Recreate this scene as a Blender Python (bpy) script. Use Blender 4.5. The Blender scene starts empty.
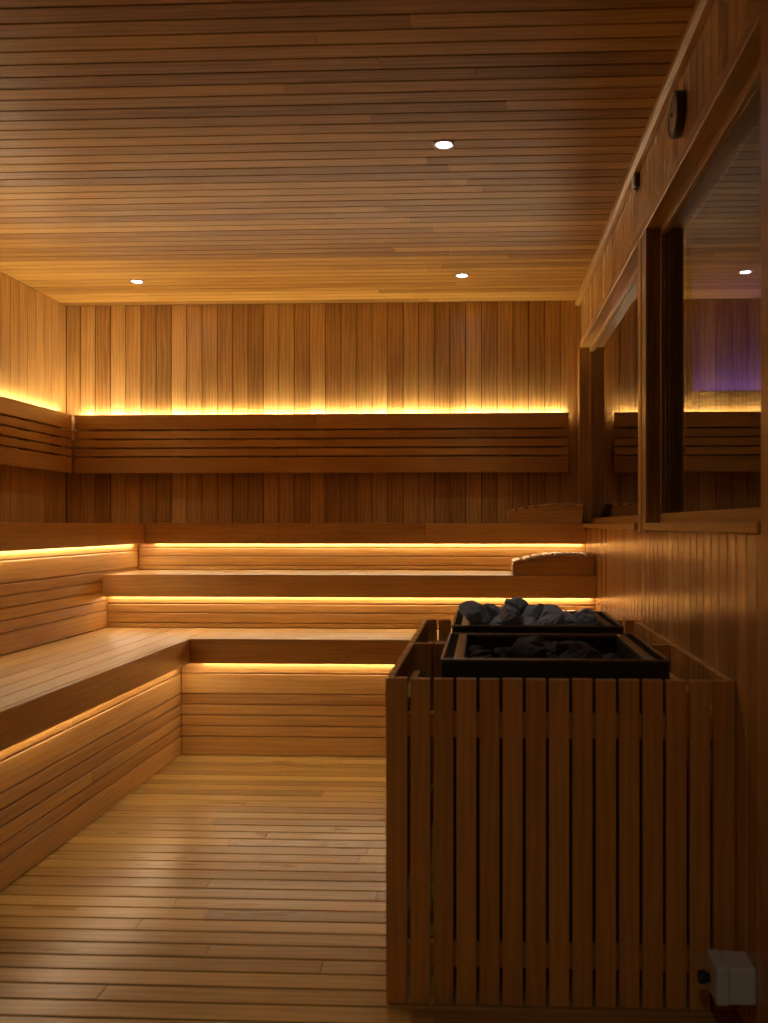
import bpy, bmesh, math, random
from mathutils import Vector, Matrix, noise
R = random.Random(7)
S = bpy.context.scene
COL = S.collection
PI = math.pi

# ------------------------------------------------------------------ dimensions (metres)
XW, XR, YB, H = -2.995, .672, 6.423, 2.868        # left wall, right wall, back wall, ceiling
YN = -.9                                          # wall behind the camera
X3, X1 = -2.3375, -1.710                          # risers of the upper and lower bench on the left
OV = .0685                                        # overhang of every bench lip
R3, R2, R1 = 6.077, 5.559, 5.09                   # risers of the three benches at the back
T1, T2, T3, FH = .665, .997, 1.311, .137          # seat heights, lip height

# ------------------------------------------------------------------ materials
def nt(name):
    m = bpy.data.materials.new(name); m.use_nodes = True
    t = m.node_tree; t.nodes.clear()
    o = t.nodes.new('ShaderNodeOutputMaterial'); b = t.nodes.new('ShaderNodeBsdfPrincipled')
    t.links.new(b.outputs[0], o.inputs[0])
    return m, t, b
def wood(name, light, dark, rough=.42, tone=.5, bump=.12, ring=1.0, spec=.5, fine=.6):
    m, t, b = nt(name); L = t.links.new; N = t.nodes.new
    uv = N('ShaderNodeUVMap'); uv.uv_map = 'UVMap'
    at = N('ShaderNodeAttribute'); at.attribute_name = 'tone'
    def mapped(sx, sy):
        p = N('ShaderNodeMapping'); p.inputs['Scale'].default_value = (sx, sy, 1); L(uv.outputs[0], p.inputs[0]); return p
    n1 = N('ShaderNodeTexNoise'); n1.inputs['Scale'].default_value = 1; n1.inputs['Detail'].default_value = 7; n1.inputs['Roughness'].default_value = .62
    L(mapped(3.2, 130).outputs[0], n1.inputs['Vector'])
    w = N('ShaderNodeTexWave'); w.wave_type = 'BANDS'; w.bands_direction = 'Y'
    w.inputs['Scale'].default_value = 1.6; w.inputs['Distortion'].default_value = 9; w.inputs['Detail'].default_value = 2.5
    w.inputs['Detail Scale'].default_value = 1.1; w.inputs['Detail Roughness'].default_value = .6
    L(mapped(.9, 7).outputs[0], w.inputs['Vector'])
    n2 = N('ShaderNodeTexNoise'); n2.inputs['Scale'].default_value = 1; n2.inputs['Detail'].default_value = 3
    L(mapped(1.7, 9).outputs[0], n2.inputs['Vector'])
    def mth(op, a, bb):
        k = N('ShaderNodeMath'); k.operation = op
        for i, v in enumerate((a, bb)):
            if isinstance(v, (int, float)): k.inputs[i].default_value = v
            else: L(v, k.inputs[i])
        return k.outputs[0]
    f = mth('ADD', mth('MULTIPLY', mth('SUBTRACT', n1.outputs['Fac'], .5), fine),
            mth('ADD', mth('MULTIPLY', mth('SUBTRACT', w.outputs['Fac'], .5), .30*ring),
                mth('MULTIPLY', mth('SUBTRACT', n2.outputs['Fac'], .5), 1.0)))
    f = mth('ADD', f, mth('MULTIPLY', mth('SUBTRACT', at.outputs['Fac'], .5), tone*2))
    f = mth('ADD', f, .5)
    r = N('ShaderNodeValToRGB'); L(f, r.inputs[0]); r.color_ramp.interpolation = 'LINEAR'
    e = r.color_ramp.elements; e[0].position = -.0; e[0].color = (*dark, 1); e[1].position = 1; e[1].color = (*light, 1)
    L(r.outputs[0], b.inputs['Base Color'])
    rr = mth('ADD', mth('MULTIPLY', n2.outputs['Fac'], .16), rough-.08)
    L(rr, b.inputs['Roughness']); b.inputs['Specular IOR Level'].default_value = spec
    bp = N('ShaderNodeBump'); bp.inputs['Strength'].default_value = bump; bp.inputs['Distance'].default_value = .002
    L(n1.outputs['Fac'], bp.inputs['Height']); L(bp.outputs[0], b.inputs['Normal'])
    return m
def plain(name, col, rough=.5, metal=0, noise=.15, scale=40, bump=0.0, spec=.5):
    m, t, b = nt(name); L = t.links.new; N = t.nodes.new
    tc = N('ShaderNodeTexCoord'); n = N('ShaderNodeTexNoise'); n.inputs['Scale'].default_value = scale; n.inputs['Detail'].default_value = 5
    L(tc.outputs['Object'], n.inputs['Vector'])
    r = N('ShaderNodeValToRGB'); L(n.outputs['Fac'], r.inputs[0])
    e = r.color_ramp.elements; e[0].position = .3; e[1].position = .75
    e[0].color = (*[c*(1-noise) for c in col], 1); e[1].color = (*[min(1, c*(1+noise)) for c in col], 1)
    L(r.outputs[0], b.inputs['Base Color'])
    b.inputs['Roughness'].default_value = rough; b.inputs['Metallic'].default_value = metal; b.inputs['Specular IOR Level'].default_value = spec
    if bump:
        bp = N('ShaderNodeBump'); bp.inputs['Strength'].default_value = bump; bp.inputs['Distance'].default_value = .004
        L(n.outputs['Fac'], bp.inputs['Height']); L(bp.outputs[0], b.inputs['Normal'])
    return m
def glow(name, col, strength):
    m = bpy.data.materials.new(name); m.use_nodes = True; t = m.node_tree; t.nodes.clear()
    o = t.nodes.new('ShaderNodeOutputMaterial'); e = t.nodes.new('ShaderNodeEmission')
    e.inputs[0].default_value = (*col, 1); e.inputs[1].default_value = strength
    t.links.new(e.outputs[0], o.inputs[0]); return m

W_WALL = wood('wall_wood', (.74, .47, .155), (.32, .165, .042), .34, .34, fine=.42)
W_CEIL = wood('ceiling_wood', (.58, .345, .085), (.25, .12, .024), .38, .42, spec=.09)
W_FLOOR = wood('floor_wood', (.58, .385, .115), (.27, .155, .038), .30, .38, spec=.26)
W_SEAT = wood('seat_wood', (.68, .44, .145), (.34, .18, .048), .42, .24, ring=.7)
W_RISE = wood('riser_wood', (.68, .43, .135), (.36, .18, .046), .45, .28, ring=.7)
W_LIP = wood('lip_wood', (.58, .33, .090), (.29, .13, .028), .40, .22, ring=.6, bump=.06)
W_BACK = wood('backrest_wood', (.62, .36, .090), (.32, .15, .030), .40, .22, ring=.6, bump=.06)
W_GUARD = wood('guard_wood', (.78, .44, .115), (.50, .255, .052), .48, .26)
W_TRIM = wood('trim_wood', (.60, .37, .11), (.31, .16, .038), .36, .2)
W_RIGHT = wood('glossy_wall_wood', (.74, .47, .155), (.32, .165, .042), .25, .34, fine=.42, spec=.6)
M_LEAK = plain('pale_light_leak', (.80, .62, .36), .5, 0, .08)  # pale colour imitating leaked light in the backrest corner
M_GAP = plain('shadow_gap_board', (.06, .03, .012), .8)
M_CASE = plain('dark_steel', (.030, .029, .026), .5, .5, .2)
M_RIM = plain('bronzed_steel', (.17, .13, .095), .38, .75, .2)
M_BLACK = plain('black_steel', (.012, .011, .010), .6, .2)
M_STONE = plain('stone', (.30, .37, .47), .6, 0, .55, 30, .8)
M_STONE2 = plain('stone_dark', (.045, .048, .05), .8, 0, .5, 22, .6)
M_BOX = plain('grey_plastic', (.66, .82, .88), .45, 0, .04)
M_RUB = plain('black_rubber', (.02, .02, .02), .5)
M_DIAL = plain('dial_face', (.42, .36, .26), .35, 0, .05)
M_DARKW = plain('gauge_case', (.05, .035, .022), .4)
M_ALU = plain('aluminium', (.6, .58, .55), .4, .9, .05)
M_HALL = plain('dark_hall_plaster', (.05, .045, .05), .8, 0, .2, 3)
LED = glow('warm_led', (1, .78, .51), 46)
LEDB = glow('warm_led_back', (1, .785, .51), 104)
SPOTC = glow('cool_spot', (.78, .80, 1), 55)
PURP = glow('purple_led', (.32, .15, 1), 34)
def glass():
    m, t, b = nt('window_glass')
    b.inputs['Base Color'].default_value = (.93, .93, .95, 1); b.inputs['Roughness'].default_value = 0
    b.inputs['IOR'].default_value = 1.44; b.inputs['Transmission Weight'].default_value = 1
    return m
M_GLASS = glass()

# ------------------------------------------------------------------ mesh builder
class MB:
    def __init__(s): s.v, s.f, s.uv, s.t, s.sm = [], [], [], [], []
    def face(s, idx, pts, g, off, tone, smooth=False):
        a, b, c = pts[0], pts[1], pts[2]
        n = (b-a).cross(c-a); ax = max(range(3), key=lambda i: abs(n[i]))
        o = [i for i in range(3) if i != ax]
        if g in o: u = g; w = [i for i in o if i != g][0]
        else: u, w = o
        s.f.append(idx); s.t.append(tone); s.sm.append(smooth)
        k = .15 if g not in o else 1
        s.uv.append([((p[u]*k + off[0]), (p[w] + off[1])) for p in pts])
    def box(s, x0, x1, y0, y1, z0, z1, g=0, tone=None, M=None):
        if tone is None: tone = R.random()
        off = (R.uniform(0, 40), R.uniform(0, 40)); n = len(s.v)
        P = [Vector(p) for p in ((x0,y0,z0),(x1,y0,z0),(x1,y1,z0),(x0,y1,z0),(x0,y0,z1),(x1,y0,z1),(x1,y1,z1),(x0,y1,z1))]
        for q in ((0,3,2,1),(4,5,6,7),(0,1,5,4),(1,2,6,5),(2,3,7,6),(3,0,4,7)):
            s.face([n+i for i in q], [P[i] for i in q], g, off, tone)
        s.v += [(M @ p) if M else p for p in P]; return s
    def prism(s, poly, ax, a0, a1, g=0, tone=None):
        """poly: 2-D outline in the two axes other than ax, extruded a0..a1"""
        if tone is None: tone = R.random()
        off = (R.uniform(0, 40), R.uniform(0, 40)); n = len(s.v); m = len(poly)
        def mk(p, a):
            q = list(p); q.insert(ax, a); return Vector(q)
        A = [mk(p, a0) for p in poly]; B = [mk(p, a1) for p in poly]; s.v += A + B
        s.face(list(range(n, n+m))[::-1], A[::-1], g, off, tone); s.face(list(range(n+m, n+2*m)), B, g, off, tone)
        for i in range(m):
            j = (i+1) % m
            s.face([n+i, n+j, n+m+j, n+m+i], [A[i], A[j], B[j], B[i]], g, off, tone)
        return s
    def lathe(s, prof, c, axis='z', seg=32, smooth=True):
        """prof: (radius, height) pairs"""
        n = len(s.v)
        for r, h in prof:
            for k in range(seg):
                a = 2*PI*k/seg; x, y = r*math.cos(a), r*math.sin(a)
                p = {'z': (x, y, h), 'x': (h, x, y), 'y': (x, h, y)}[axis]
                s.v.append(Vector(p)+Vector(c))
        for i in range(len(prof)-1):
            for k in range(seg):
                q = [n+i*seg+k, n+i*seg+(k+1) % seg, n+(i+1)*seg+(k+1) % seg, n+(i+1)*seg+k]
                s.face(q, [s.v[j] for j in q], 0, (0, 0), .5, smooth)
        for i in (0, len(prof)-1):
            if prof[i][0] > 1e-6:
                q = [n+i*seg+k for k in range(seg)]; q = q if i else q[::-1]
                s.face(q, [s.v[j] for j in q], 0, (0, 0), .5)
        return s
    def tube(s, pts, r, seg=10):
        pts = [Vector(p) for p in pts]; n = len(s.v)
        for i, p in enumerate(pts):
            d = (pts[min(i+1, len(pts)-1)]-pts[max(i-1, 0)]).normalized()
            u = d.orthogonal().normalized(); w = d.cross(u)
            if i: u = (pu - d*pu.dot(d)).normalized(); w = d.cross(u)
            pu = u
            for k in range(seg):
                a = 2*PI*k/seg; s.v.append(p+(u*math.cos(a)+w*math.sin(a))*r)
        for i in range(len(pts)-1):
            for k in range(seg):
                q = [n+i*seg+k, n+i*seg+(k+1) % seg, n+(i+1)*seg+(k+1) % seg, n+(i+1)*seg+k]
                s.face(q, [s.v[j] for j in q], 0, (0, 0), .5, True)
        for i in (0, len(pts)-1):
            q = [n+i*seg+k for k in range(seg)]; s.face(q, [s.v[j] for j in q], 0, (0, 0), .5)
        return s
    def build(s, name, mat, parent=None, bevel=0, seg=1, origin=None):
        me = bpy.data.meshes.new(name)
        o0 = Vector(origin) if origin else Vector((0, 0, 0))
        me.from_pydata([tuple(p-o0) for p in s.v], [], s.f)
        uv = me.uv_layers.new(name='UVMap'); k = 0
        for u in s.uv:
            for c in u: uv.data[k].uv = c; k += 1
        at = me.attributes.new('tone', 'FLOAT', 'FACE')
        at.data.foreach_set('value', s.t)
        me.polygons.foreach_set('use_smooth', s.sm)
        bm = bmesh.new(); bm.from_mesh(me); bmesh.ops.recalc_face_normals(bm, faces=bm.faces); bm.to_mesh(me); bm.free()
        me.materials.append(mat); me.update()
        o = bpy.data.objects.new(name, me); COL.objects.link(o); o.location = o0
        if parent:
            o.parent = parent; o.location = o0 - parent.location
        if bevel:
            b = o.modifiers.new('bevel', 'BEVEL'); b.width = bevel; b.segments = seg; b.limit_method = 'ANGLE'; b.angle_limit = math.radians(40)
        return o
def empty(name, loc=(0, 0, 0)):
    o = bpy.data.objects.new(name, None); COL.objects.link(o); o.location = loc; o.empty_display_size = .1; return o
def tag(o, label, cat, group=None):
    o['label'] = label; o['category'] = cat
    if group: o['group'] = group
    return o
def struct(o): o['kind'] = 'structure'; return o

def run(mb, a0, a1, b0, b1, c0, c1, along, lens=(1.6, 3.0), joint=.0005):
    """one board laid along x/y/z (0,1,2) split at random butt joints; a* is its extent along, b*,c* the other two axes"""
    p = a0
    while p < a1-1e-6:
        q = p + R.uniform(*lens)
        if a1-q < .5: q = a1
        e = [None]*3; e[along] = (p, q-(joint if q < a1 else 0))
        o = [i for i in range(3) if i != along]; e[o[0]] = (b0, b1); e[o[1]] = (c0, c1)
        mb.box(*e[0], *e[1], *e[2], g=along); p = q

# ------------------------------------------------------------------ room shell
# floor: boards run across the room
mb = MB(); p = .086; y = YN
while y < YB:
    run(mb, XW, XR+.0, y+.0032, min(y+p-.0032, YB), -.024, 0, 0, (1.8, 3.6)); y += p
fl = struct(mb.build('floor', W_FLOOR, bevel=.0022))
struct(MB().box(XW-.1, XR+.1, YN-.1, YB+.1, -.07, -.022).build('floor_slab', M_GAP))
# ceiling: boards run across the room
mb = MB(); p = .084; y = YN
while y < YB:
    run(mb, XW, XR, y+.0034, min(y+p-.0034, YB), H, H+.016, 0, (2.2, 4.2)); y += p
struct(mb.build('ceiling', W_CEIL, bevel=.0018))
struct(MB().box(XW-.1, XR+.1, YN-.1, YB+.1, H+.015, H+.06).build('ceiling_slab', M_GAP))
def vboards_y(mb, x0, x1, y0, y1, z0, z1, pitch, first=None):
    y = y1; k = 0
    while y > y0+1e-4:
        w = first if (first and k == 0) else pitch
        mb.box(x0, x1, max(y-w+.0022, y0), y-.0022, z0, z1, g=2); y -= w; k += 1
mb = MB(); x = XW; k = 0
while x < XR:
    w = .102 if k == 0 else .1105
    mb.box(x+.0022, min(x+w-.0022, XR), YB, YB+.016, 0, H, g=2); x += w; k += 1
struct(mb.build('wall_back', W_WALL, bevel=.002))
struct(MB().box(XW-.1, XR+.3, YB+.015, YB+.1, -.05, H+.05).build('wall_back_core', M_GAP))
mb = MB(); vboards_y(mb, XW-.016, XW, YN, YB, 0, H, .1105)
struct(mb.build('wall_left', W_WALL, bevel=.002))
struct(MB().box(XW-.1, XW-.015, YN, YB, -.05, H+.05).build('wall_left_core', M_GAP))
mb = MB(); x = XW
while x < XR:
    mb.box(x+.0015, min(x+.109, XR), YN-.016, YN, 0, H, g=2); x += .1105
struct(mb.build('wall_front', W_WALL, bevel=.002))
struct(MB().box(XW-.1, XR+.3, YN-.1, YN-.015, -.05, H+.05).build('wall_front_core', M_GAP))

# right wall: panelling below the windows, header above, openings between
XG = .737                                         # glass plane
ZS, ZL = 1.278, 2.517                             # underside of sill, header
WY = [(2.20, 3.775), (3.985, 6.33)]               # the two openings
mb = MB()
vboards_y(mb, XR, XR+.016, YN, YB, 0, ZS, .092)
vboards_y(mb, XR, XR+.016, YN, YB, ZL+.045, H, .092)
vboards_y(mb, XR, XR+.016, YN, WY[0][0], ZS, ZL+.045, .092)
vboards_y(mb, XR, XR+.016, WY[1][1]+.03, YB, ZS, ZL+.045, .092)
struct(mb.build('wall_right', W_RIGHT, bevel=.002))
mb = MB()
mb.box(XR+.015, XR+.19, YN, YB, -.05, ZS); mb.box(XR+.015, XR+.19, YN, YB, ZL+.045, H+.05)
mb.box(XR+.015, XR+.19, YN, WY[0][0]-.02, ZS, ZL+.045)
mb.box(XR+.022, XR+.19, WY[0][1]+.02, WY[1][0]-.02, ZS, ZL+.045); mb.box(XR+.015, XR+.19, WY[1][1]+.02, YB, ZS, ZL+.045)
struct(mb.build('wall_right_core', M_GAP))
# ceiling moulding along the right wall
mb = MB(); mb.prism([(XR-.039, H-.002), (XR-.039, H-.026), (XR-.022, H-.039), (XR-.001, H-.039), (XR-.001, H-.002)], 1, YN, YB-.001, g=1, tone=.6)
struct(mb.build('trim_1', W_TRIM, bevel=.002))
# header casing board along the top of the openings
mb = MB(); mb.box(XR-.012, XR+.17, WY[0][0]-.02, WY[1][1]+.03, ZL, ZL+.044, g=1, tone=.55)
struct(mb.build('trim_2', W_TRIM, bevel=.003))
# mullion between the openings: two face boards with a groove and the jamb timber behind
mb = MB()
mb.box(XR-.012, XR+.02, 3.775, 3.862, ZS-.012, ZL, g=2, tone=.55); mb.box(XR-.012, XR+.02, 3.892, 3.96, ZS-.012, ZL, g=2, tone=.65)
mb.box(XR-.002, XR+.16, 3.777, 3.983, ZS, ZL, g=2, tone=.3)
struct(mb.build('trim_3', W_TRIM, bevel=.003))
# far jamb
mb = MB(); mb.box(XR-.022, XR+.17, 6.30, 6.36, ZS, ZL, g=2, tone=.5)
struct(mb.build('trim_4', W_TRIM, bevel=.003))
# near jamb post standing proud of the wall, floor to ceiling
mb = MB(); mb.box(XR-.017, XR+.03, 2.10, 2.2, 0, H-.04, g=2, tone=.6)
struct(mb.build('trim_5', W_TRIM, bevel=.004, seg=2))
for n, (a, b) in enumerate(WY):
    b2 = b if n == 0 else 6.30
    w = struct(MB().box(XR+.048, XR+.085, a, b2, ZL-.032, ZL, g=1, tone=.5).box(XR+.048, XR+.085, a, b2, ZS+.03, ZS+.068, g=1, tone=.6)
               .box(XR+.048, XR+.085, b2-.012, b2, ZS+.07, ZL-.03, g=2, tone=.3).box(XR+.048, XR+.085, a, a+.012, ZS+.07, ZL-.03, g=2, tone=.3)
               .build('window_%d' % (n+1), W_TRIM, bevel=.002))
    MB().box(XG, XG+.008, a+.013, b2-.013, ZS+.069, ZL-.033).build('window_pane', M_GLASS, w)
    MB().box(XR-.024, XR+.17, a, b2, ZS, ZS+.030, g=1, tone=.7).build('window_sill', W_TRIM, w, bevel=.004, seg=2)

# dark hall beyond the glass with a violet light on a ledge
mb = MB()
mb.box(XR+.19, 3.4, YB+.3, YB+.36, -.05, 3.2); mb.box(3.4, 3.46, YN, YB+.36, -.05, 3.2); mb.box(XR+.19, 3.46, YN-.06, YN, -.05, 3.2)
struct(mb.build('wall_hall', M_HALL))
struct(MB().box(XR+.19, 3.46, YN, YB+.3, -.06, 0).build('floor_hall', M_HALL))
struct(MB().box(XR+.19, 3.46, YN, YB+.3, 2.95, 3.16).build('ceiling_hall', M_HALL))
lg = tag(empty('wall_ledge', (2.3, YB+.22, 2.2)), 'dark ledge with violet lighting seen dimly through the near window', 'ledge')
MB().box(1.46, 3.1, YB+.12, YB+.299, 2.17, 2.2).box(1.46, 3.1, YB+.12, YB+.135, 2.2, 2.25).build('shelf', M_HALL, lg)
MB().box(1.50, 3.0, YB+.15, YB+.19, 2.2, 2.21).build('light_strip', PURP, lg)

# ------------------------------------------------------------------ benches
RH = [.108, .060, .060, .060, .060, .114, .30]     # board heights of a tall riser from its foot
RS = [.030, .062, .056, .30]                       # of a short one
def riser(parent, hs, z0, z1, fix, a0, a1, axis, d=.02):
    """horizontal boards; axis 'x': wall along x at y=fix..fix+d, 'y': along y at x=fix-d..fix"""
    mb = MB(); z = z0
    for h in hs:
        t = min(z+h, z1)
        if t-z > .004:
            if axis == 'x': run(mb, a0, a1, fix, fix+d, z+.0028, t-.0028, 0, (2.6, 3.6))
            else: run(mb, a0, a1, fix-d, fix, z+.0028, t-.0028, 1, (3.2, 5.0))
        z = t
        if z >= z1: break
    if axis == 'x': mb.box(a0+.002, a1-.002, fix+.012, fix+.03, z0, z1, tone=0)
    else: mb.box(fix-.03, fix-.012, a0+.002, a1-.002, z0, z1, tone=0)
    return mb.build('riser', W_RISE, parent, bevel=.0025)
def seat(parent, top, b0, b1, n, a0, a1, axis, th=.028):
    """n boards between b0 and b1, running along axis from a0 to a1"""
    mb = MB(); w = (b1-b0)/n
    for i in range(n):
        c0, c1 = b0+i*w+.0022, b0+(i+1)*w-.0022
        if axis == 'x': run(mb, a0, a1, c0, c1, top-th, top, 0, (1.5, 2.6))
        else: run(mb, a0, a1, c0, c1, top-th, top, 1, (1.5, 2.6))
    return mb.build('seat', W_SEAT, parent, bevel=.003, seg=2)
YF = -.55                                          # near end of the left benches (behind the camera)
def strip(parent, x0, x1, y0, y1, z0, z1, mat=LED):
    return MB().box(x0, x1, y0, y1, z0, z1).build('light_strip', mat, parent)

# lower left bench
e1, e3 = X1+OV, X3+OV
b = tag(empty('bench', (X1-.3, 2.2, 0)), 'low wide wooden bench along the left side, glowing strip under its lip', 'bench')
seat(b, T1, X3+.001, e1-.028, 6, YF, R2-.001, 'y')
mb = MB(); run(mb, YF, R1-OV+.028, e1-.028, e1, T1-FH, T1, 1, (2.2, 3.2)); mb.build('lip_board', W_LIP, b, bevel=.004, seg=2)
riser(b, RH, 0, T1-.03, X1, YF, R1, 'y')
strip(b, e1-.059, e1-.053, 3.0, R1-.10, T1-FH+.0005, T1-FH+.0105)
# upper left bench
b = tag(empty('bench', (X3-.3, 2.2, 0)), 'high wooden bench along the left wall, just below the slatted backrest', 'bench')
seat(b, T3, XW+.001, e3-.028, 6, YF, YB-.001, 'y')
mb = MB(); run(mb, YF, R3-OV+.028, e3-.028, e3, T3-FH, T3, 1, (2.2, 3.2)); mb.build('lip_board', W_LIP, b, bevel=.004, seg=2)
riser(b, RH, T1+.0, T3-.03, X3, YF, R3, 'y')
strip(b, e3-.059, e3-.053, 3.5, R3-.10, T3-FH+.0005, T3-FH+.0105)
# lower back bench
d1, d2, d3 = R1-OV, R2-OV, R3-OV
b = tag(empty('bench', (-.5, R1+.2, 0)), 'lowest wooden bench across the back of the room, behind the slatted heater guard', 'bench')
seat(b, T1, d1+.028, R2-.001, 5, e1-.026, XR-.002, 'x')
mb = MB(); run(mb, e1, XR-.002, d1, d1+.028, T1-FH, T1, 0, (2.0, 2.4)); mb.build('lip_board', W_LIP, b, bevel=.004, seg=2)
riser(b, RH, 0, T1-.03, R1, X1+.001, XR-.002, 'x')
strip(b, e1+.06, XR-.03, d1+.053, d1+.059, T1-FH+.0005, T1-FH+.0105)
# middle back bench
b = tag(empty('bench', (-.8, R2+.2, 0)), 'middle wooden bench at the back, carrying the lower of the higher headrests', 'bench')
b['label'] = 'middle of the three wooden tiers across the back, abutting the left riser'
seat(b, T2, d2+.028, R3-.001, 5, X3+.002, XR-.002, 'x')
mb = MB(); run(mb, X3+.002, XR-.002, d2, d2+.028, T2-FH, T2, 0, (2.6, 3.2)); mb.build('lip_board', W_LIP, b, bevel=.004, seg=2)
riser(b, RS, T1+.0, T2-.03, R2, X3+.002, XR-.002, 'x')
strip(b, X3+.03, XR-.03, d2+.053, d2+.059, T2-FH+.0005, T2-FH+.0105)
# upper back bench
b = tag(empty('bench', (-.8, R3+.2, 0)), 'topmost wooden tier along the back wall, its surface level with the eye', 'bench')
seat(b, T3, d3+.028, YB-.001, 4, e3-.026, XR-.002, 'x')
mb = MB(); run(mb, e3, XR-.002, d3, d3+.028, T3-FH, T3, 0, (1.6, 2.0)); mb.build('lip_board', W_LIP, b, bevel=.004, seg=2)
riser(b, RS, T2+.0, T3-.03, R3, X3+.002, XR-.002, 'x')
strip(b, e3+.05, XR-.03, d3+.053, d3+.059, T3-FH+.0005, T3-FH+.0105)

# ------------------------------------------------------------------ backrests with light strips behind their top edge
ZB = [(1.972, 2.077), (1.908, 1.961), (1.845, 1.8975), (1.784, 1.834), (1.664, 1.773)]
YF2 = 6.335; XF2 = -2.905
def backrest(axis, label, a0, a1):
    if axis == 'x': o = empty('backrest', ((a0+a1)/2, YF2, 1.66))
    else: o = empty('backrest', (XF2, (a0+a1)/2, 1.66))
    tag(o, label, 'backrest')
    for z0, z1 in ZB:
        mb = MB()
        if axis == 'x': run(mb, a0, a1, YF2, YF2+.024, z0, z1, 0, (1.1, 2.6))
        else: run(mb, a0, a1, XF2-.024, XF2, z0, z1, 1, (1.1, 2.6))
        mb.build('slat', W_BACK, o, bevel=.003, seg=2)
    n = 6
    for i in range(n):
        c = a0+.12+(a1-a0-.24)*i/(n-1)
        if axis == 'x': MB().box(c-.02, c+.02, YF2+.0245, YB-.0005, 1.675, 2.0545, g=2, tone=.2).build('wall_batten', W_BACK, o)
        else: MB().box(XW+.0005, XF2-.0245, c-.02, c+.02, 1.675, 2.0545, g=2, tone=.2).build('wall_batten', W_BACK, o)
    if axis == 'x':
        MB().box(a0+.02, a1-.03, YB-.026, YB-.013, 2.067, 2.0755).build('light_strip', LEDB, o)
        MB().box(a0+.02, a1-.03, YF2+.0245, YB-.001, 2.055, 2.0665, tone=.2).build('strip_channel', M_ALU, o)
    else:
        MB().box(XW+.013, XW+.026, a0+.03, a1-.02, 2.067, 2.0755).build('light_strip', LEDB, o)
        MB().box(XW+.001, XF2-.0245, a0+.03, a1-.02, 2.055, 2.0665, tone=.2).build('strip_channel', M_ALU, o)
    return o
br = backrest('x', 'long five-slat wooden backrest on the back wall with glowing top edge', -2.897, .582)
bl = backrest('y', 'five-slat wooden backrest on the left wall, meeting the long one in the corner', 3.9, 6.318)
mb = MB().box(-2.9035, -2.874, 6.3225, 6.3345, 1.9615, 1.9735).box(-2.9035, -2.8975, 6.3195, 6.3345, 1.90, 1.9605).box(-2.9035, -2.884, 6.3225, 6.3345, 1.8985, 1.9070)  # pale pieces stand in for strip light leaking through the corner gap
cb = mb.build('corner_light_leak', M_LEAK, br, bevel=.001); cb['label'] = 'small pale corner bracket'
for o in list(bpy.data.objects):
    if o.name.startswith('light_strip') and o.parent and o.parent.name.startswith(('bench', 'backrest')): o['label'] = 'glowing warm white light strip'

# ------------------------------------------------------------------ headrests on the benches
def headrest(label, x0, x1, y0, y1, z, pm=W_LIP):
    o = tag(empty('headrest', ((x0+x1)/2, (y0+y1)/2, z)), label, 'headrest', 'wooden headrests on the right')
    L = x1-x0
    def top(t):                                    # t 0..1 from the low left end
        return .062 + .050*math.sin(min(t/.62, 1)*PI/2) - (.002*max(0, t-.62))
    for (a, b_) in ((y0+.006, y0+.026), (y1-.026, y1-.006)):
        poly = [(x0+.006, z+.0005)] + [(x0+.006+(L-.012)*i/16, z+top(i/16)) for i in range(17)] + [(x1-.006, z+.0005)]
        poly = poly[::-1]
        MB().prism(poly, 1, a, b_, g=0, tone=.4).build('side_panel', pm, o, bevel=.0015)
    MB().box(x0+.006, x0+.024, y0+.027, y1-.027, z+.0005, z+.065, g=1, tone=.5).build('end_panel', W_SEAT, o, bevel=.0015)
    MB().box(x1-.024, x1-.006, y0+.027, y1-.027, z+.0005, z+.115, g=1, tone=.5).build('end_panel', W_SEAT, o, bevel=.0015)
    n = 8
    for i in range(n):
        t0, t1 = i/n, (i+1)/n; xa, xb = x0+L*t0+.009, x0+L*t1-.009
        za, zb = z+top(t0)+.0015, z+top(t1)+.0015
        a = math.atan2(zb-za, xb-xa); c = Vector(((xa+xb)/2, 0, (za+zb)/2+.009)); hw = (xb-xa)/2/math.cos(a)
        M = Matrix.Translation(c) @ Matrix.Rotation(-a, 4, 'Y')
        MB().box(-hw, hw, y0-.004, y1, -.008, .009, g=1, tone=.9, M=M).build('slat', W_SEAT, o, bevel=.002)
headrest('slatted wooden headrest on the topmost tier beside the window, pale side panel', .150, .650, d3+.005, d3+.355, T3, W_SEAT)
headrest('slatted wooden headrest with dark side panel on the middle tier by the right wall', .166, .664, d2+.005, d2+.375, T2)
headrest('lowest slatted wooden headrest, mostly hidden behind the rear heater stones', .175, .664, d1+.03, d1+.40, T1)

# ------------------------------------------------------------------ heater guard
gx0, gx1, g1, g2, gh = -.267, .670, 2.468, 4.031, .884
G = tag(empty('heater_guard', ((gx0+gx1)/2, (g1+g2)/2, 0)), 'tall box-shaped guard of dark upright wooden slats around the sauna heaters', 'guard')
def slats(n, a0, a1, axis, fix0, fix1, z0=.002, z1=gh):
    w = (a1-a0)/n; gap = .0082
    for i in range(n):
        c0, c1 = a0+i*w+gap/2, a0+(i+1)*w-gap/2
        if i == 0: c0 = a0
        if i == n-1: c1 = a1
        dz = R.uniform(-.0012, .0012)
        if axis == 'x': q = (c0, c1, fix0, fix1)
        else: q = (fix0, fix1, c0, c1)
        MB().box(*q, z0, z1+dz, g=2).build('slat', W_GUARD, G, bevel=.0025, seg=2)
slats(15, gx0, gx1, 'x', g1, g1+.02)
slats(15, gx0, gx1, 'x', g2-.02, g2)
slats(24, g1+.0205, g2-.0205, 'y', gx0, gx0+.02)
slats(24, g1+.0205, g2-.0205, 'y', gx1-.02, gx1)
slats(14, gx0+.0205, gx1-.0205, 'x', 3.225, 3.245, .1, gh-.003)
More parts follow.
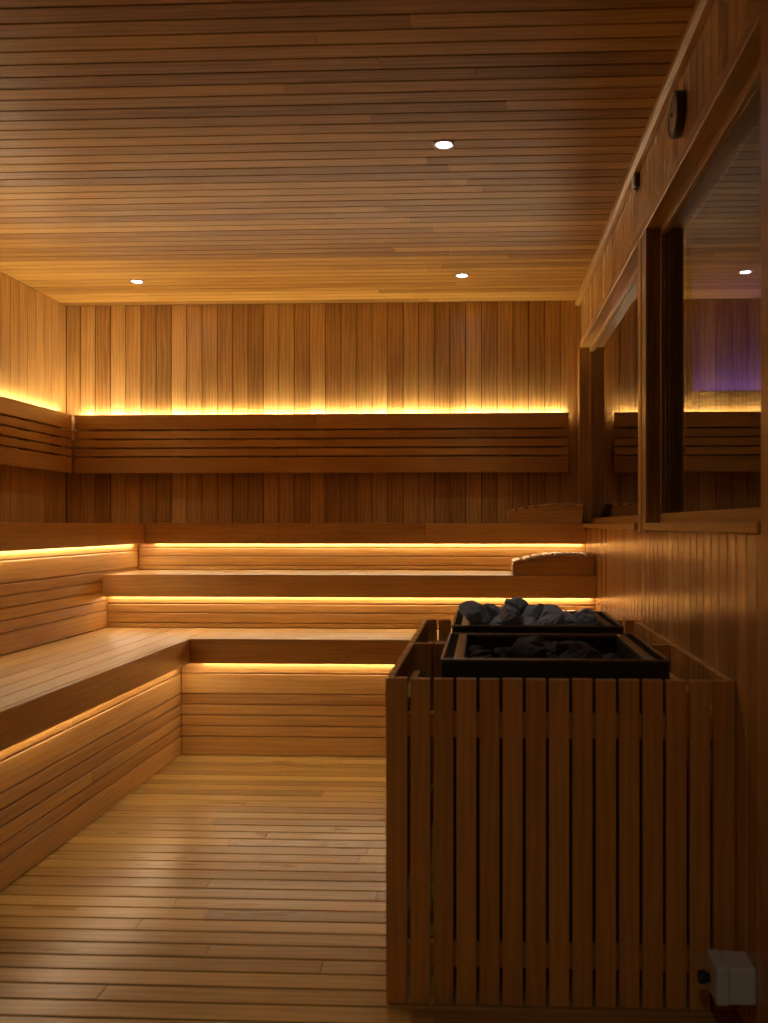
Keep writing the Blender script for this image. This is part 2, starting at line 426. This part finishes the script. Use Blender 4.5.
for z0, z1 in ((.095, .16), (.72, .788)):
    MB().box(gx0+.021, gx1-.021, g1+.0205, g1+.043, z0, z1, g=0).build('rail', W_GUARD, G, bevel=.002)
    MB().box(gx0+.021, gx1-.021, g2-.043, g2-.0205, z0, z1, g=0).build('rail', W_GUARD, G, bevel=.002)
    MB().box(gx0+.0205, gx0+.043, g1+.044, 3.224, z0, z1, g=1).build('rail', W_GUARD, G, bevel=.002)
    MB().box(gx0+.0205, gx0+.043, 3.246, g2-.044, z0, z1, g=1).build('rail', W_GUARD, G, bevel=.002)
    MB().box(gx1-.043, gx1-.0205, g1+.044, 3.224, z0, z1, g=1).build('rail', W_GUARD, G, bevel=.002)
    MB().box(gx1-.043, gx1-.0205, 3.246, g2-.044, z0, z1, g=1).build('rail', W_GUARD, G, bevel=.002)

# ------------------------------------------------------------------ heaters
def ring(mb, x0, x1, y0, y1, ix0, ix1, iy0, iy1, z0, z1):
    """rectangular frame"""
    n = len(mb.v)
    for z in (z0, z1):
        for p in ((x0,y0),(x1,y0),(x1,y1),(x0,y1),(ix0,iy0),(ix1,iy0),(ix1,iy1),(ix0,iy1)): mb.v.append(Vector((*p, z)))
    for i in range(4):
        j = (i+1) % 4
        for q in ((n+i, n+j, n+8+j, n+8+i), (n+4+i, n+4+j, n+12+j, n+12+i), (n+8+i, n+8+j, n+12+j, n+12+i), (n+i, n+j, n+4+j, n+4+i)):
            mb.face(list(q), [mb.v[k] for k in q], 0, (0, 0), .5)
    return mb
ZT = .928
def heater(label, x0, x1, y0, y1, zfill):
    o = tag(empty('sauna_heater', ((x0+x1)/2, (y0+y1)/2, 0)), label, 'heater', 'heaters inside the slatted guard')
    mb = MB(); ring(mb, x0+.003, x1-.003, y0+.003, y1-.003, x0+.0085, x1-.0085, y0+.0085, y1-.0085, .12, ZT-.008)
    mb.build('casing', M_CASE, o, bevel=.004, seg=3)
    mb = MB(); ring(mb, x0, x1, y0, y1, x0+.009, x1-.009, y0+.009, y1-.009, ZT-.0075, ZT)
    mb.build('outer_rim', M_RIM, o, bevel=.002, seg=2)
    ix0, ix1, iy0, iy1 = x0+.036, x1-.036, y0+.016, y1-.016
    mb = MB(); ring(mb, ix0, ix1, iy0, iy1, ix0+.028, ix1-.028, iy0+.014, iy1-.014, ZT-.012, ZT-.002)
    mb.build('inner_rim', M_RIM, o, bevel=.0015)
    mb = MB(); ring(mb, ix0+.026, ix1-.026, iy0+.012, iy1-.012, ix0+.030, ix1-.030, iy0+.016, iy1-.016, ZT-.26, ZT-.0125)
    mb.build('stone_pit', M_BLACK, o)
    for s in (0, 1):
        a = x0+.0095 if s == 0 else x1-.0345; mb = MB()
        mb.box(a, a+.025, y0+.012, y1-.012, ZT-.028, ZT-.020)
        k = 11
        for i in range(k+1):
            c = y0+.02+(y1-y0-.04)*i/k
            mb.box(a, a+.025, c-.005, c+.005, ZT-.019, ZT-.006)
        mb.build('vent_grille', M_CASE, o)
    MB().box(ix0+.029, ix1-.029, iy0+.015, iy1-.015, zfill-.02, zfill).build('stone_rack', M_BLACK, o)
    for sx in (x0+.05, x1-.08):
        for sy in (y0+.05, y1-.08): MB().box(sx, sx+.03, sy, sy+.03, .0005, .119).build('leg', M_CASE, o)
    MB().box(x0+.021, x1-.021, y0+.021, y1-.021, .12, .135).build('base_plate', M_CASE, o)
    return ix0+.031, ix1-.031, iy0+.017, iy1-.017
hx0, hx1 = -.122, .513
near = heater('front heater with dark steel tray, stones lying low inside', hx0, hx1, 2.537, 3.150, .815)
far = heater('rear heater with dark steel tray, pale grey stones heaped above rim', hx0, hx1+.002, 3.385, 3.965, .82)

def stone_mesh(r, seed):
    q = random.Random(seed); bm = bmesh.new(); bmesh.ops.create_icosphere(bm, subdivisions=4, radius=1)
    sc = Vector((q.uniform(1.0, 1.3), q.uniform(.78, 1.0), q.uniform(.66, .88)))
    planes = [(Vector((q.gauss(0, 1), q.gauss(0, 1), q.gauss(0, 1))).normalized(), q.uniform(.45, .80)) for _ in range(15)]
    ph = Vector([q.uniform(0, 50) for _ in range(3)])
    for v in bm.verts:
        p = v.co.copy()
        for n, d in planes:
            e = p.dot(n)-d
            if e > 0: p -= n*e
        k = 1+.10*noise.noise(p*2.2+ph)+.07*noise.noise(p*5+ph)+.035*noise.noise(p*12+ph)
        v.co = Vector((p.x*sc.x, p.y*sc.y, p.z*sc.z))*k*r*1.12
    me = bpy.data.meshes.new('sauna_stone'); bm.to_mesh(me); bm.free()
    return me
STONES = {
    'near': [(0,0.0493,0.1503,2.6933,0.8516,-0.3,0.31,-1.76), (1,0.0462,0.3365,2.7521,0.8419,1.43,-0.14,1.86), (2,0.0577,0.1222,2.9176,0.84,-2.59,-0.09,2.02), (3,0.0533,0.2633,2.8998,0.8448,0.48,0.02,-2.15), (4,0.0502,-0.0022,3.0007,0.8426,0.59,-0.02,1.11), (5,0.056,0.3884,2.8187,0.8509,2.95,-0.26,1.21), (6,0.0583,0.0474,2.6231,0.851,-0.68,0.15,3.03), (7,0.0548,0.0598,2.8062,0.8402,-1.39,-0.13,0.79), (8,0.0542,0.3951,2.9549,0.8512,0.69,-1.06,-0.34), (1,0.056,0.2953,2.64,0.851,0.9,-0.1,-1.19), (2,0.058,0.3876,2.6396,0.8522,1.27,-0.51,-0.57), (3,0.0501,0.2809,3.0174,0.8503,-1.06,-0.41,-1.6), (4,0.0561,0.1513,3.0023,0.8539,-0.46,-2.41,1.34), (5,0.0503,-0.0177,2.8601,0.8409,0.9,-0.08,1.34), (6,0.0545,0.1505,2.6063,0.8613,-1.04,-2.57,-0.55), (7,0.0586,0.1603,2.8042,0.8475,1.14,-0.39,0.1), (8,0.0538,0.2248,3.0625,0.8528,0.26,-0.32,2.09), (0,0.0493,0.0588,3.0887,0.8517,-0.29,0.3,2.91), (1,0.0518,0.2154,2.6632,0.8485,-0.01,-0.26,-2.28), (2,0.0548,0.1828,2.9074,0.8568,-2.41,0.34,1.91), (3,0.0463,0.0663,2.8855,0.8531,-0.5,0.49,2.65), (4,0.0543,-0.0273,2.6908,0.8552,0.63,2.28,0.68), (5,0.0502,0.066,2.9996,0.8489,-0.97,1.12,-0.46), (6,0.0503,-0.005,2.9207,0.867,2.27,-0.46,0.24), (3,0.0519,0.1498,3.0759,0.8964,-0.2,-0.06,-0.19), (4,0.0583,0.41,2.6991,0.8671,-0.78,-2.17,1.44), (5,0.0564,0.3392,2.8726,0.8532,-1.08,1.15,-1.29), (6,0.0492,0.0074,2.7957,0.8703,0.88,2.47,0.44), (7,0.0587,0.3173,3.0816,0.8655,-0.81,-0.54,-2.78), (8,0.0462,0.2193,2.7464,0.8644,-0.55,-0.55,-1.39), (0,0.0518,0.2827,2.897,0.9058,1.02,-2.93,0.69), (1,0.0527,0.1342,2.7773,0.8991,-0.57,2.71,0.02), (2,0.0484,0.35,3.027,0.8383,2.8,0.24,1.16), (3,0.0548,0.2748,2.7208,0.8738,-0.94,-1.77,-1.46), (4,0.0519,0.2251,2.9581,0.8711,1.63,0.83,1.98), (5,0.0477,-0.0223,3.0633,0.8494,-1.31,1.2,-0.71), (7,0.0487,0.2394,2.6158,0.9001,-1.81,-0.12,-2.13), (0,0.0572,0.2905,2.8191,0.8725,-0.84,2.95,0.36)],
    'far': [(0,0.06,0.2609,3.725,0.8549,-0.34,-0.63,-1.01), (1,0.0505,0.1714,3.8819,0.8448,-3.01,0.18,0.41), (2,0.0575,0.1538,3.6835,0.8486,-1.75,-0.08,1.42), (3,0.0545,0.3522,3.7202,0.8458,0.82,-0.11,-3.01), (4,0.0599,-0.001,3.4929,0.8588,-1.46,0.11,1.44), (5,0.0657,0.3403,3.5784,0.8564,-2.66,-0.28,0.81), (6,0.0533,0.4087,3.7247,0.9028,-0.42,-0.62,1.7), (7,0.0558,0.0399,3.6325,0.8518,0.7,-0.47,1.62), (8,0.0501,0.2744,3.6493,0.8579,-1.79,-0.84,0.94), (0,0.0551,0.1657,3.7723,0.8535,-1.3,0.76,-0.14), (1,0.062,0.2436,3.4742,0.857,1.9,0.19,0.69), (2,0.0501,-0.0085,3.6827,0.8632,-0.02,-1.24,-2.29), (3,0.0649,0.3835,3.641,0.9165,-0.13,0.04,2.57), (4,0.0517,0.3183,3.8814,0.8556,-2.9,-0.46,0.19), (5,0.0515,0.1292,3.833,0.8789,2.15,-1.32,-0.08), (6,0.0587,0.1452,3.5917,0.8717,2.91,-0.26,0.11), (7,0.061,0.4041,3.5123,0.8598,-0.37,-2.98,1.12), (8,0.0565,-0.0177,3.7636,0.873,2.27,-1.19,0.35), (0,0.0509,0.3251,3.4492,0.8495,-0.3,-0.62,-2.32), (1,0.0617,0.2577,3.792,0.874,1.07,-0.39,-2.41), (2,0.0524,0.2335,3.5661,0.8558,-1.15,0.09,-1.02), (3,0.0656,0.106,3.6744,0.8972,1.22,-0.85,-0.96), (4,0.0565,-0.0053,3.5893,0.8769,-0.06,-0.8,2.46), (5,0.058,0.1265,3.4724,0.8635,1.41,-0.28,-0.17), (7,0.0558,0.1893,3.5279,0.9058,0.52,0.27,-1.3), (0,0.054,0.3386,3.4989,0.8789,0.9,-2.83,-0.73), (1,0.0556,0.2071,3.8127,0.9151,-0.81,2.88,0.2), (2,0.0639,0.2796,3.8732,0.9047,2.87,-0.39,-0.15), (3,0.0527,0.412,3.8557,0.845,0.82,-0.11,-1.5), (4,0.0617,0.0662,3.8009,0.8672,1.89,-0.95,-0.85), (5,0.06,0.2638,3.6699,0.9342,-2.43,-0.73,0.49), (6,0.0571,0.2477,3.5847,0.9063,-0.23,-0.17,-2.95), (7,0.0575,0.0658,3.5402,0.8674,0.59,0.87,-0.31), (8,0.0531,0.0462,3.7344,0.8993,-0.04,1.09,3.0), (1,0.0518,0.2872,3.5385,0.9174,-1.27,0.67,0.94), (2,0.0587,0.1932,3.7238,0.9351,1.06,-0.77,0.97), (4,0.0653,0.3488,3.8095,0.8958,0.72,0.97,0.67), (5,0.0517,0.085,3.8968,0.8665,0.18,2.18,-1.51), (6,0.056,0.0835,3.5706,0.9121,0.57,0.68,2.34), (7,0.0654,0.1042,3.4575,0.9407,-1.27,-0.2,-1.9), (8,0.0566,0.1304,3.7806,0.9508,-0.14,1.13,-0.5), (0,0.052,0.1189,3.8795,0.9307,-0.27,0.3,-0.22), (1,0.0502,0.0514,3.4585,0.8823,-2.76,-0.37,0.96), (2,0.0543,-0.0097,3.8532,0.849,2.21,-0.13,0.38), (4,0.0585,0.0328,3.6398,0.9396,1.56,0.56,1.79), (6,0.0642,-0.0339,3.5211,0.9438,-0.71,0.49,-0.78)],
}
def fill(rows, label, group, mat, seed, special=()):
    lib = [stone_mesh(1, seed*50+i) for i in range(9)]
    for m in lib: m.materials.append(mat)
    for i, (k, r, x, y, z, a, b_, c) in enumerate(rows):
        o = bpy.data.objects.new('sauna_stone', lib[k]); COL.objects.link(o)
        o.location = (x, y, z); o.scale = (r, r, r); o.rotation_euler = (a, b_, c)
        tag(o, label, 'stone', group)
fill(STONES['near'], 'blackish sauna stone lying in the front heater tray, below its rim', 'stones in the front heater', M_STONE2, 3)
fill(STONES['far'], 'rough blue-grey sauna stone heaped in the rear heater tray', 'stones in the rear heater', M_STONE, 5)

# ------------------------------------------------------------------ things on the right wall
o = tag(empty('thermometer', (XR, 3.15, 2.70)), 'round wall thermometer with dark case, high above the near window', 'thermometer')
MB().lathe([(.072, -.001), (.076, -.006), (.076, -.024), (.073, -.027), (.069, -.028), (.069, -.022), (0, -.022)], (XR, 3.15, 2.70), 'x', 48).build('case', M_DARKW, o)
MB().lathe([(.068, -.0225), (.068, -.0275), (.050, -.0295), (0, -.031)], (XR, 3.15, 2.70), 'x', 48).build('dial', M_DIAL, o)
MB().lathe([(.0765, -.0275), (.0755, -.0305), (.0695, -.0310), (.0685, -.0285)], (XR, 3.15, 2.70), 'x', 48).build('bezel', M_RIM, o)
mb = MB().box(XR-.034, XR-.0325, 3.147, 3.153, 2.69, 2.75); mb.lathe([(.006, -.0312), (.006, -.036), (0, -.036)], (XR, 3.15, 2.70), 'x', 16)
mb.build('pointer', M_RUB, o)
o = tag(empty('sensor', (XR-.05, 4.03, 2.76)), 'small grey sensor box on the wall just below ceiling moulding', 'sensor')
MB().box(XR-.020, XR-.0005, 3.985, 4.05, 2.766, 2.826).build('housing', M_DARKW, o, bevel=.004, seg=2)
MB().box(XR-.026, XR-.0205, 3.989, 4.046, 2.770, 2.822).build('cover', M_BOX, o, bevel=.002)
MB().tube([(XR-.012, 4.02, 2.766), (XR-.012, 4.02, 2.752)], .007).build('probe', M_ALU, o)

o = tag(empty('junction_box', (XR-.05, 2.34, .1)), 'small grey-white electrical box low on the right wall by heater guard', 'electrical box')
MB().box(XR-.066, XR-.0005, 2.287, 2.388, .112, .202).build('housing', M_BOX, o, bevel=.004, seg=3)
MB().box(XR-.098, XR-.067, 2.285, 2.39, .110, .204).build('lid', M_BOX, o, bevel=.004, seg=3)
MB().lathe([(.012, -.126), (.017, -.122), (.017, -.108), (.012, -.106), (.012, -.0985)], (XR, 2.36, .145), 'x', 20).build('cable_gland', M_RUB, o)
for yy in (2.295, 2.38):
    for zz in (.120, .194):
        MB().lathe([(.0035, -.0982), (.0035, -.0995), (0, -.100)], (XR, yy, zz), 'x', 12).build('screw', M_ALU, o)

# ------------------------------------------------------------------ downlights
def downlight(x, y, label, watts, cone):
    o = tag(empty('downlight', (x, y, H)), label, 'ceiling light', 'recessed ceiling spotlights')
    MB().lathe([(.044, -.0015), (.044, -.005), (.036, -.007), (.031, -.004), (.031, -.0015)], (x, y, H), 'z', 40).build('bezel', M_ALU, o)
    MB().lathe([(.030, -.0015), (.030, -.0035), (0, -.0045)], (x, y, H), 'z', 32).build('lens', SPOTC, o)
    l = bpy.data.lights.new('spot_beam', 'SPOT'); l.energy = watts; l.color = (1, .88, .70); l.spot_size = math.radians(cone); l.spot_blend = 1; l.shadow_soft_size = .03
    lo = bpy.data.objects.new('spot_beam', l); COL.objects.link(lo); lo.parent = o; lo.location = (0, 0, -.03)
downlight(-.166, 3.756, 'recessed ceiling spotlight nearest the camera, above the heater', 13, 145)
downlight(-.14, 5.729, 'recessed ceiling spotlight near the back wall, right-hand one of the far pair', 10, 80)
downlight(-2.231, 5.778, 'recessed ceiling spotlight near the back left corner', 10, 80)
downlight(-2.231, 3.756, 'recessed ceiling spotlight above the left benches, beyond the picture edge', 9, 145)
downlight(-.166, -.25, 'added ceiling spotlight, unseen behind the camera position, brightening the guard front', 22, 150)  # unseen lamp, added to lift the front of the heater guard

# ------------------------------------------------------------------ camera, world, view
f, yaw = 913.2, .0441
cd = bpy.data.cameras.new('camera'); cam = bpy.data.objects.new('camera', cd); COL.objects.link(cam)
cam.location = (0, 0, 1.3); cam.rotation_euler = (PI/2, 0, yaw)
cd.sensor_fit = 'HORIZONTAL'; cd.sensor_width = 36; cd.lens = f*36/768
cd.shift_x = -((484.3-f*math.tan(yaw))-384)/768; cd.shift_y = (524.9-511.5)/768
cd.dof.use_dof = True; cd.dof.focus_distance = 5.6; cd.dof.aperture_fstop = 4.2
cd.clip_start = .05
S.camera = cam
w = bpy.data.worlds.new('world'); S.world = w; w.use_nodes = True
w.node_tree.nodes['Background'].inputs[0].default_value = (.02, .02, .03, 1); w.node_tree.nodes['Background'].inputs[1].default_value = .05
S.view_settings.view_transform = 'Standard'; S.view_settings.look = 'None'; S.view_settings.gamma = 1
S.view_settings.use_curve_mapping = False; S.view_settings.exposure = 0
S.cycles.max_bounces = 14; S.cycles.diffuse_bounces = 6; S.cycles.glossy_bounces = 5; S.cycles.transmission_bounces = 8
S.cycles.sample_clamp_indirect = 8; S.cycles.caustics_reflective = False; S.cycles.caustics_refractive = False
